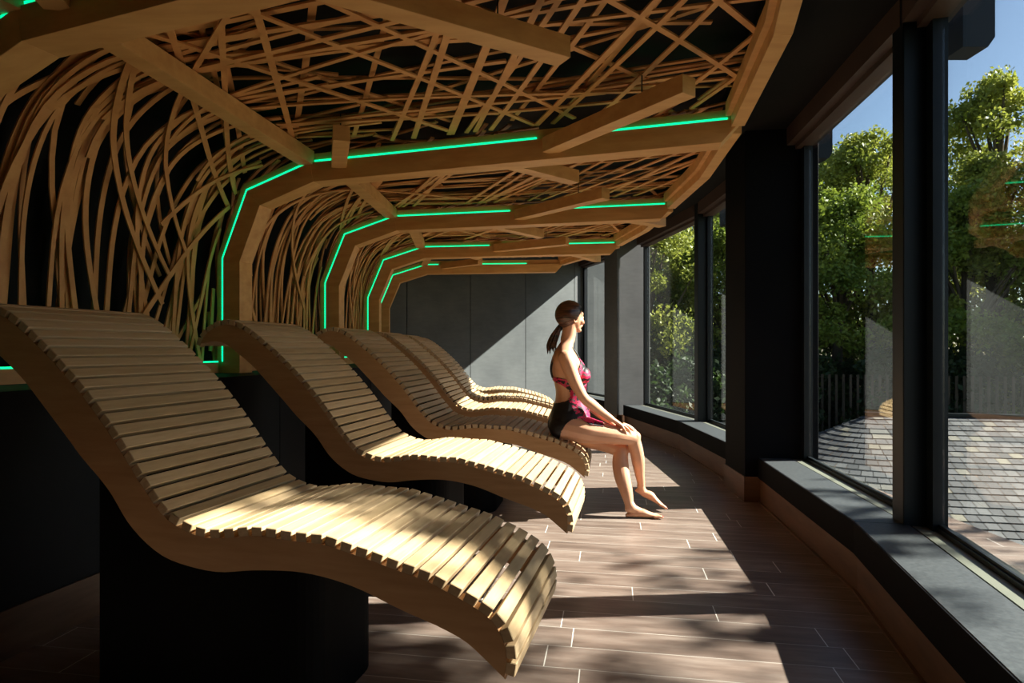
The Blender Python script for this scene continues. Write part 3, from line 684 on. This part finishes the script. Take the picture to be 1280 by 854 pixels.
def tube(bm,pts,rad,n=14,sub=5):
    "smooth tapering limb with round ends; rad may be r or (r_in_plane, r_depth)"
    data=[(*p,*(r if isinstance(r,tuple) else (r,r))) for p,r in zip(pts,rad)]
    c=catmull(data,sub); P=[Vector(x[:3]) for x in c]; Rr=[(x[3],x[4]) for x in c]; rings=[]
    for i,p in enumerate(P):
        d=(P[min(i+1,len(P)-1)]-P[max(i-1,0)]).normalized(); u=d.cross(Vector((0,1,0)));
        if u.length<.2: u=d.cross(Vector((0,0,1)))
        u.normalize(); v_=u.cross(d).normalized()
        rings.append((p,d,u,v_,Rr[i]))
    out=[]
    p,d,u,v_,r=rings[0]
    for k in (.35,.75): h=math.sqrt(1-(1-k)**2) if k<1 else 1; out.append([p-d*min(r)*(1-k)+ (u*math.cos(2*PI*j/n)*r[0]+v_*math.sin(2*PI*j/n)*r[1])*h for j in range(n)])
    for p,d,u,v_,r in rings: out.append([p+u*math.cos(2*PI*j/n)*r[0]+v_*math.sin(2*PI*j/n)*r[1] for j in range(n)])
    p,d,u,v_,r=rings[-1]
    for k in (.75,.35): h=math.sqrt(1-(1-k)**2); out.append([p+d*min(r)*(1-k)+(u*math.cos(2*PI*j/n)*r[0]+v_*math.sin(2*PI*j/n)*r[1])*h for j in range(n)])
    loft(bm,out)
def ell(bm,c,r,rot=None,n=2):
    t=bmesh.new(); bmesh.ops.create_icosphere(t,subdivisions=n+1,radius=1); mt=Matrix.Translation(c)@(rot.to_4x4() if rot is not None else Matrix.Identity(4))@Matrix.Diagonal((*r,1)); t.transform(mt)
    me=bpy.data.meshes.new('tmp'); t.to_mesh(me); t.free(); bm.from_mesh(me); bpy.data.meshes.remove(me)
YB=4.30
def q(u,v,Y): return px(u,v,Y)
bm=bmesh.new()
TS=[(547,695,722,.120),(541,688.5,729,.165),(530,686.8,735,.178),(518,689,736,.172),(508,692.5,734.5,.152),(499,694.3,732,.136),(490,694.8,731,.131),(480,693,732,.135),(472,691,734,.142),(464,689.5,732.5,.150),(455,689.5,728.6,.158),(447,691,722,.165),(440,693,718,.158),(435,696,716,.125),(431,698.5,716.5,.090),(427,701,717.5,.064),(421,702.5,718.5,.052),(411,703,720,.050)]
rings=[]
for v_,ub,uf,hb in catmull(TS,3):
    c=q((ub+uf)/2,v_,YB); rx=(uf-ub)/2/F*YB; e=.85
    rings.append([c+Vector((math.copysign(abs(math.cos(2*PI*j/28))**e,math.cos(2*PI*j/28))*rx,math.copysign(abs(math.sin(2*PI*j/28))**e,math.sin(2*PI*j/28))*hb,0)) for j in range(28)])
loft(bm,rings)
for sy in (-1,1):
    ell(bm,q(726.5,469,YB)+Vector((0,sy*.068,0)),(.052,.062,.060))           # bust
    ell(bm,q(703.5,532,YB)+Vector((0,sy*.085,0)),(.098,.10,.088))           # buttocks
    ell(bm,q(700,452,YB)+Vector((0,sy*.085,0)),(.055,.06,.075))             # shoulder blades
YR,YL=4.155,4.445
# right (near) arm, hand on the knee
arms=[]
RA=[q(707,446,YR),q(710,455,YR-.012),q(719,478,YR-.03),q(729.5,497,YR-.045),q(740,506,YR-.03),q(753,516,YR-.01),q(764.5,524,YR+.0)]
RR=[.046,.051,.044,.035,.037,.029,.0225]; tube(bm,RA,RR); arms.append((RA,RR))
ell(bm,q(706,447,YR+.0),(.047,.043,.05))
palm=[q(763,523,YR),q(770,527,YR+.012),q(777,531.5,YR+.022)]
tube(bm,palm,[(.016,.024),(.015,.036),(.011,.038)],12,4); arms.append((palm,[.03,.04,.04]))
KN=q(792,548,4.215)
fing=[((776.5,532.5,YR-.010),(780.5,537,YR-.014),(782.5,541.5,YR-.010),(783.5,545.5,YR-.004),.0075),
      ((778.5,531.5,YR+.010),(784,535.5,YR+.008),(787.5,540,YR+.008),(789.3,544.5,YR+.010),.0085),
      ((779.5,530.5,YR+.031),(786,533.8,YR+.031),(791,537.8,YR+.033),(794,541.8,YR+.034),.0087),
      ((779,529.5,YR+.051),(785.5,531.8,YR+.056),(790.5,535,YR+.060),(794.5,538.5,YR+.062),.0082)]
for A_,B_,C_,D_,r in fing: tube(bm,[q(*A_),q(*B_),q(*C_),q(*D_)],[r*1.05,r,r*.95,r*.8],10,4); arms.append(([q(*A_),q(*D_)],[.012,.012]))
tube(bm,[q(767,526.5,YR+.035),q(772,530.5,YR+.060),q(777,535,YR+.075)],[.012,.0105,.008],10,4)
# left (far) arm resting on the thigh
LA=[q(709,447,YL),q(713,458,YL+.012),q(722,480,YL+.03),q(731,499,YL+.03),q(742,510,YL+.0),q(753,520,YL-.03),q(762,526,YL-.06)]
tube(bm,LA,RR); arms.append((LA,RR)); ell(bm,q(708,448,YL),(.047,.043,.05))
lp=[q(761,526,YL-.06),q(768,528.5,YL-.085),(q(775,531.5,YL-.105))]; tube(bm,lp,[(.016,.024),(.014,.036),(.011,.038)],12,4); arms.append((lp,[.04]*3))
for i in range(4):
    y=YL-.145+.023*i; p0=q(776,531.5,y+.0); p1=q(782,534.5,y-.012); p2=q(786.5,539.5+i*.5,y-.02); tube(bm,[p0,p1,p2],[.0088,.0083,.0068],10,4); arms.append(([p0,p2],[.012,.012]))
tube(bm,[q(763,528.5,YL-.10),q(768,532,YL-.135),q(773,535,YL-.155)],[.012,.0105,.008],10,4)
# right leg (crossed over) and left leg (foot on the floor)
tube(bm,[q(711,533,4.205),q(728,537,4.19),q(748,541,4.185),(q(770,544,4.19)),q(785,546.5,4.205),q(792,548.5,4.215)],[(.094,.10),(.093,.098),(.077,.082),(.064,.068),(.056,.056),(.050,.052)])
tube(bm,[q(791.5,549,4.215),q(795,561,4.235),q(797.5,576,4.275),q(799.5,592,4.315),q(801.5,606,4.345),q(801,612,4.35)],[(.048,.05),(.047,.052),(.046,.055),(.035,.040),(.0265,.030),(.029,.029)])
ell(bm,q(794.5,546.5,4.21),(.036,.042,.042))
tube(bm,[q(714,541,4.385),q(735,546,4.37),q(755,553,4.34),q(770,559.5,4.30),q(777,563,4.275)],[(.088,.09),(.082,.085),(.068,.070),(.057,.058),(.050,.054)])
tube(bm,[q(776,565,4.27),q(775.5,580,4.25),q(778,597,4.215),q(783,615,4.185),q(786.5,630,4.165),q(787,636,4.16)],[(.050,.052),(.057,.055),(.055,.055),(.044,.043),(.032,.033),(.034,.032)])
ell(bm,q(780,563,4.262),(.034,.040,.044))
def foot(heel,ball,toe,side,w=.043,up=Vector((0,0,1)),h=.034,ank=None):
    d=(toe-heel).normalized(); s_=side
    rings=[]
    L_=(toe-heel).length
    prof=[(-.010,.014,.018,.020),(.02,.028,.030,.033),(.07,.036,.033,.052),(.11,.038,.036,.058),(.15,.040,.042,.040),(.185,.043,.045,.028),(.205,.040,.043,.020)]
    mid=[heel,heel.lerp(ball,.5),ball,toe]
    for x,hw,hw2,hh in catmull(prof,3):
        f=max(0,min(1,x/L_)); p=heel.lerp(ball,min(1,f/.78)) if f<.78 else ball.lerp(toe,(f-.78)/.22)
        if x<0: p=heel+d*x
        n_=d.cross(s_).normalized(); n_=n_ if n_.dot(up)>0 else -n_
        rings.append([p+n_*(hh/2)+s_*math.cos(2*PI*j/16)*hw*.86+n_*math.sin(2*PI*j/16)*hh/2 for j in range(16)])
    loft(bm,rings)
    n_=d.cross(s_).normalized(); n_=n_ if n_.dot(up)>0 else -n_
    tips=[]
    for i in range(5):
        off=(i-2)*.0165; ln=[.050,.047,.040,.033,.026][i]; r=[.0115,.0085,.0082,.0078,.0075][i]
        b0=heel+d*.185+s_*off+n_*.011; b1=b0+d*ln*.7+n_*.003; b2=b0+d*ln-n_*.002; tube(bm,[b0,b1,b2],[r,r*.95,r*.8],8,3); tips.append((b2+n_*r*.6,d,n_,s_,r))
    return tips
fl_heel=q(783.5,647,4.16); fl_heel.z=.004
fd=Vector((math.cos(.06),-math.sin(.06),0)); tl=foot(fl_heel,fl_heel+fd*.19,fl_heel+fd*.245,Vector((-fd.y,fd.x,0))*1.0)
hr=q(794.5,613,4.355); tr_=q(826,631,4.33); dr=(tr_-hr).normalized(); hr=hr-Vector((0,0,.010))
tr2=foot(hr,hr+dr*.19,hr+dr*.245,Vector((0,1,0)).cross(dr).cross(dr).normalized()*-1 if False else dr.cross(Vector((0,0,1))).normalized()*-1.0,up=Vector((0,0,1)))
tube(bm,[q(801,607,4.345),hr+dr*.06+Vector((0,0,.03)),hr+dr*.12+Vector((0,0,.02))],[.028,.029,.02],12,4)
tube(bm,[q(787,630,4.163),fl_heel+fd*.045+Vector((0,0,.055)),fl_heel+fd*.11+Vector((0,0,.035))],[.032,.032,.02],12,4)
# head: turned a little away from the camera, looking out of the window
ha=math.radians(24); fw=Vector((math.cos(ha),math.sin(ha),-.03)).normalized(); rt_=Vector((math.sin(ha),-math.cos(ha),0)); upv=rt_.cross(fw)*1.0
upv=upv if upv.z>0 else -upv
HR=Matrix((fw,rt_,upv)).transposed(); HC=q(713.2,395.5,YB)
def hl(x,y,z): return HC+HR@Vector((x,y,z))
ell(bm,hl(-.008,0,.006),(.089,.073,.088),HR,3)
ell(bm,hl(.030,0,-.030),(.056,.057,.072),HR,3)      # face
ell(bm,hl(.040,0,-.075),(.040,.042,.032),HR)        # jaw
ell(bm,hl(.069,0,-.097),(.019,.024,.016),HR)        # chin
ell(bm,hl(.066,0,.018),(.026,.050,.030),HR)         # forehead and brow
tube(bm,[hl(.086,0,-.002),hl(.097,0,-.022),hl(.108,0,-.040),hl(.096,0,-.047)],[.009,.010,.012,.012],10,4)   # nose
for sy in (-1,1):
    ell(bm,hl(.098,sy*.011,-.044),(.010,.008,.007),HR); ell(bm,hl(.066,sy*.034,-.035),(.024,.022,.022),HR); ell(bm,hl(.079,sy*.030,-.008),(.010,.014,.008),HR)
ell(bm,hl(.089,0,-.062),(.009,.020,.0055),HR); ell(bm,hl(.087,0,-.071),(.009,.018,.006),HR)                   # lips
for sy in (-1,1):
    t=[hl(-.004+.018*math.cos(a_)*.8+.0,sy*(.072+.010*(1-math.cos(a_))*.5),-.018+.029*math.sin(a_)) for a_ in [x*PI/6 for x in range(2,12)]]; tube(bm,t,[.0042]*len(t),8,2)
    ell(bm,hl(.0,sy*.073,-.020),(.012,.007,.020),HR); ell(bm,hl(.008,sy*.073,-.043),(.007,.005,.008),HR)
tube(bm,[q(709.5,425,YB),q(711.5,414,YB),hl(-.005,0,-.03)],[.051,.050,.055])
me=bpy.data.meshes.new('raw'); bmesh.ops.recalc_face_normals(bm,faces=bm.faces); bm.to_mesh(me); bm.free()
raw=bpy.data.objects.new('person_raw',me); C.objects.link(raw)
md=raw.modifiers.new('r','REMESH'); md.mode='VOXEL'; md.voxel_size=.0045; md.use_smooth_shade=True
m2=raw.modifiers.new('s','SMOOTH'); m2.factor=.5; m2.iterations=5
dg=bpy.context.evaluated_depsgraph_get(); body=bpy.data.meshes.new_from_object(raw.evaluated_get(dg)); bpy.data.objects.remove(raw)
body.name='body'
for p in body.polygons: p.use_smooth=True
base=Vector((.35,YB,0))
WM=empty('person',base); tag(WM,'woman with ponytail in magenta and black swimsuit, sitting cross-legged on a lounger, looking out','person')
body.transform(Matrix.Translation(-base)); body.materials.clear(); link('body',body,M['skin'],WM)
# swimsuit: skin faces inside the outline, lifted and thickened
SUIT=[(720,441),(723,452),(719,466),(709,473.5),(690,470.5),(690,475),(700,479.5),(709.6,486.5),(711,494),(707.7,499),(690,505),(683,505),(683,541),(692,560),(697.4,545),(699,535),(704.5,526.5),(712,521),(722,519.5),(733,527),(750,530),(750,470),(738,441)]
def inside(u,v,P):
    c=False; n=len(P)
    for i in range(n):
        x1,y1=P[i];x2,y2=P[(i+1)%n]
        if (y1>v)!=(y2>v) and u<(x2-x1)*(v-y1)/(y2-y1)+x1: c=not c
    return c
def in_arm(p,grow=1.18):
    for pts,rr_ in arms:
        for i in range(len(pts)-1):
            a=pts[i];b=pts[i+1]; t=max(0,min(1,(p-a).dot(b-a)/(b-a).length_squared)); 
            if (p-a.lerp(b,t)).length<lerp(rr_[i],rr_[i+1],t)*grow: return True
    return False
bs=bmesh.new(); bs.from_mesh(body); bs.transform(Matrix.Translation(base)); bs.normal_update()
dele=[]
for f in bs.faces:
    p=f.calc_center_median(); u=CX+F*p.x/YB; v=CY-F*(p.z-CAMZ)/YB
    if not inside(u,v,SUIT) or in_arm(p): dele.append(f)
bmesh.ops.delete(bs,geom=dele,context='FACES'); 
for f in bs.faces:
    p=f.calc_center_median(); u=CX+F*p.x/YB; v=CY-F*(p.z-CAMZ)/YB
    f.material_index=1 if (u>709+max(0,(v-498))*.45 and v<520+(u-712)*.5) or v<498 else 0
for v_ in bs.verts: v_.co+=v_.normal*.0025
bs.transform(Matrix.Translation(-base)); sm=bpy.data.meshes.new('swimsuit'); bs.to_mesh(sm); bs.free()
for p in sm.polygons: p.use_smooth=True
so_=link('swimsuit',sm,M['suit_black'],WM); sm.materials.append(M['suit_print']); md=so_.modifiers.new('t','SOLIDIFY'); md.thickness=.003; md.offset=1; so_['label']='magenta and black patterned swimsuit'
bm=bmesh.new()
for sy in (-1,1):
    pts=[q(722,447,YB),q(718,440,YB),q(712,433.5,YB),q(704,432.5,YB),q(697,438,YB),q(691,450,YB),q(688.8,462,YB),q(690.5,472,YB)]
    pts=[p+Vector((0,sy*(.085-.0*i) if i<5 else sy*(.085-.018*(i-4)),0)) for i,p in enumerate(pts)]; tube(bm,[p-base for p in pts],[.005]*8,8,4)
from_bm('strap',bm,M['suit_black'],WM,True)
# hair: cap plus ponytail
bm=bmesh.new(); bmesh.ops.create_icosphere(bm,subdivisions=5,radius=1)
dl=[]
for f in bm.faces:
    c=f.calc_center_median(); x,y,z=c.x*.098-.010,c.y*.083,c.z*.093+.012
    hair=z>interp([-.12,-.045,-.02,.01,.04,.065,.10],[-.085,-.078,-.060,-.012,.048,.072,.090],x)
    if not hair: dl.append(f)
bmesh.ops.delete(bm,geom=dl,context='FACES')
for v_ in bm.verts:
    x,y,z=v_.co.x*.095-.010,v_.co.y*.080,v_.co.z*.093+.010
    if z<-.02: x-=.0; y*=1-.35*min(1,(-.02-z)/.06)
    w_=1+.012*noise.noise(Vector((x*20,y*90,z*90))); v_.co=hl(x*w_,y*w_,z*w_)-base
hc=from_bm('hair',bm,M['hair'],WM,True); md=hc.modifiers.new('t','SOLIDIFY'); md.thickness=.010; md.offset=-1
bm=bmesh.new(); rr=random.Random(9); tied=Vector((-.74,0,-.62)).normalized()
starts=[]
for j in range(17):   # forehead hairline, sides, behind the ears, nape
    f=j/16*2-1; starts.append(Vector((.68-.25*abs(f)**1.5,f*.80,.74-.62*abs(f)**1.3)))
for sy in (-1,1):
    for j in range(7): starts.append(Vector((.28-.08*j,sy*.92,.05-.10*j)))
    for j in range(8): starts.append(Vector((rr.uniform(-.2,.6),sy*rr.uniform(.2,.8),rr.uniform(.45,.9))))
for j in range(9): starts.append(Vector((-.05-.05*abs(j-4),(j-4)/4*.62,-.80)))
for j in range(10): starts.append(Vector((rr.uniform(-.6,.2),rr.uniform(-.6,.6),.9)))
for st in starts:
    a=st.normalized(); b=(tied+Vector((0,rr.uniform(-.1,.1),rr.uniform(-.08,.08)))).normalized(); om=math.acos(max(-1,min(1,a.dot(b)))); P=[]
    for k in range(9):
        t=k/8; d=(a*math.sin((1-t)*om)+b*math.sin(t*om))/math.sin(om); d=(d+Vector((0,0,-.10*math.sin(PI*t)))).normalized(); g=1.0+.02*math.sin(PI*t)
        P.append(hl(d.x*.094*g-.010,d.y*.079*g,d.z*.091*g+.010)-base)
    tube(bm,P,[.004,.007,.008,.0085,.0085,.008,.008,.007,.006],7,2)
from_bm('swept_hair',bm,M['hair'],WM,True)
bm=bmesh.new(); rr=random.Random(4)
for i in range(46):
    a_=rr.uniform(0,2*PI); r_=math.sqrt(rr.random()); ox,oy=math.cos(a_)*r_,math.sin(a_)*r_
    P=[q(702,406,YB),q(697.5,411,YB),q(693.5,419,YB),q(690,429,YB),q(687.5+rr.uniform(-2.5,4),438+rr.uniform(-5,4),YB)]; sp_=[.020,.022,.036,.040,.030]
    P=[p+Vector((ox*s_,oy*s_,ox*s_*.4)) for p,s_ in zip(P,sp_)]; tube(bm,[p-base for p in P],[.005,.0055,.006,.005,.002],6,3)
for i in range(12):
    P=[q(704,402,YB)+Vector((0,rr.uniform(-.03,.03),0)),q(700,407,YB),q(698.5,411,YB)]; tube(bm,[p-base for p in P],[.014,.013,.012],8,3)
from_bm('ponytail',bm,M['hair'],WM,True)
bm=bmesh.new(); tube(bm,[q(700.5,409,YB)-base,q(697.5,412.5,YB)-base],[.022,.022],14,3); from_bm('hair_tie',bm,M['suit_black'],WM,True)
for tips in (tl,tr2):
    for p,d,n_,s_,r in tips:
        bm=bmesh.new(); ell(bm,p-base,(r*.7,r*.7,.002),Matrix((d,s_,n_)).transposed(),1); from_bm('toenail',bm,M['nail'],WM,True)
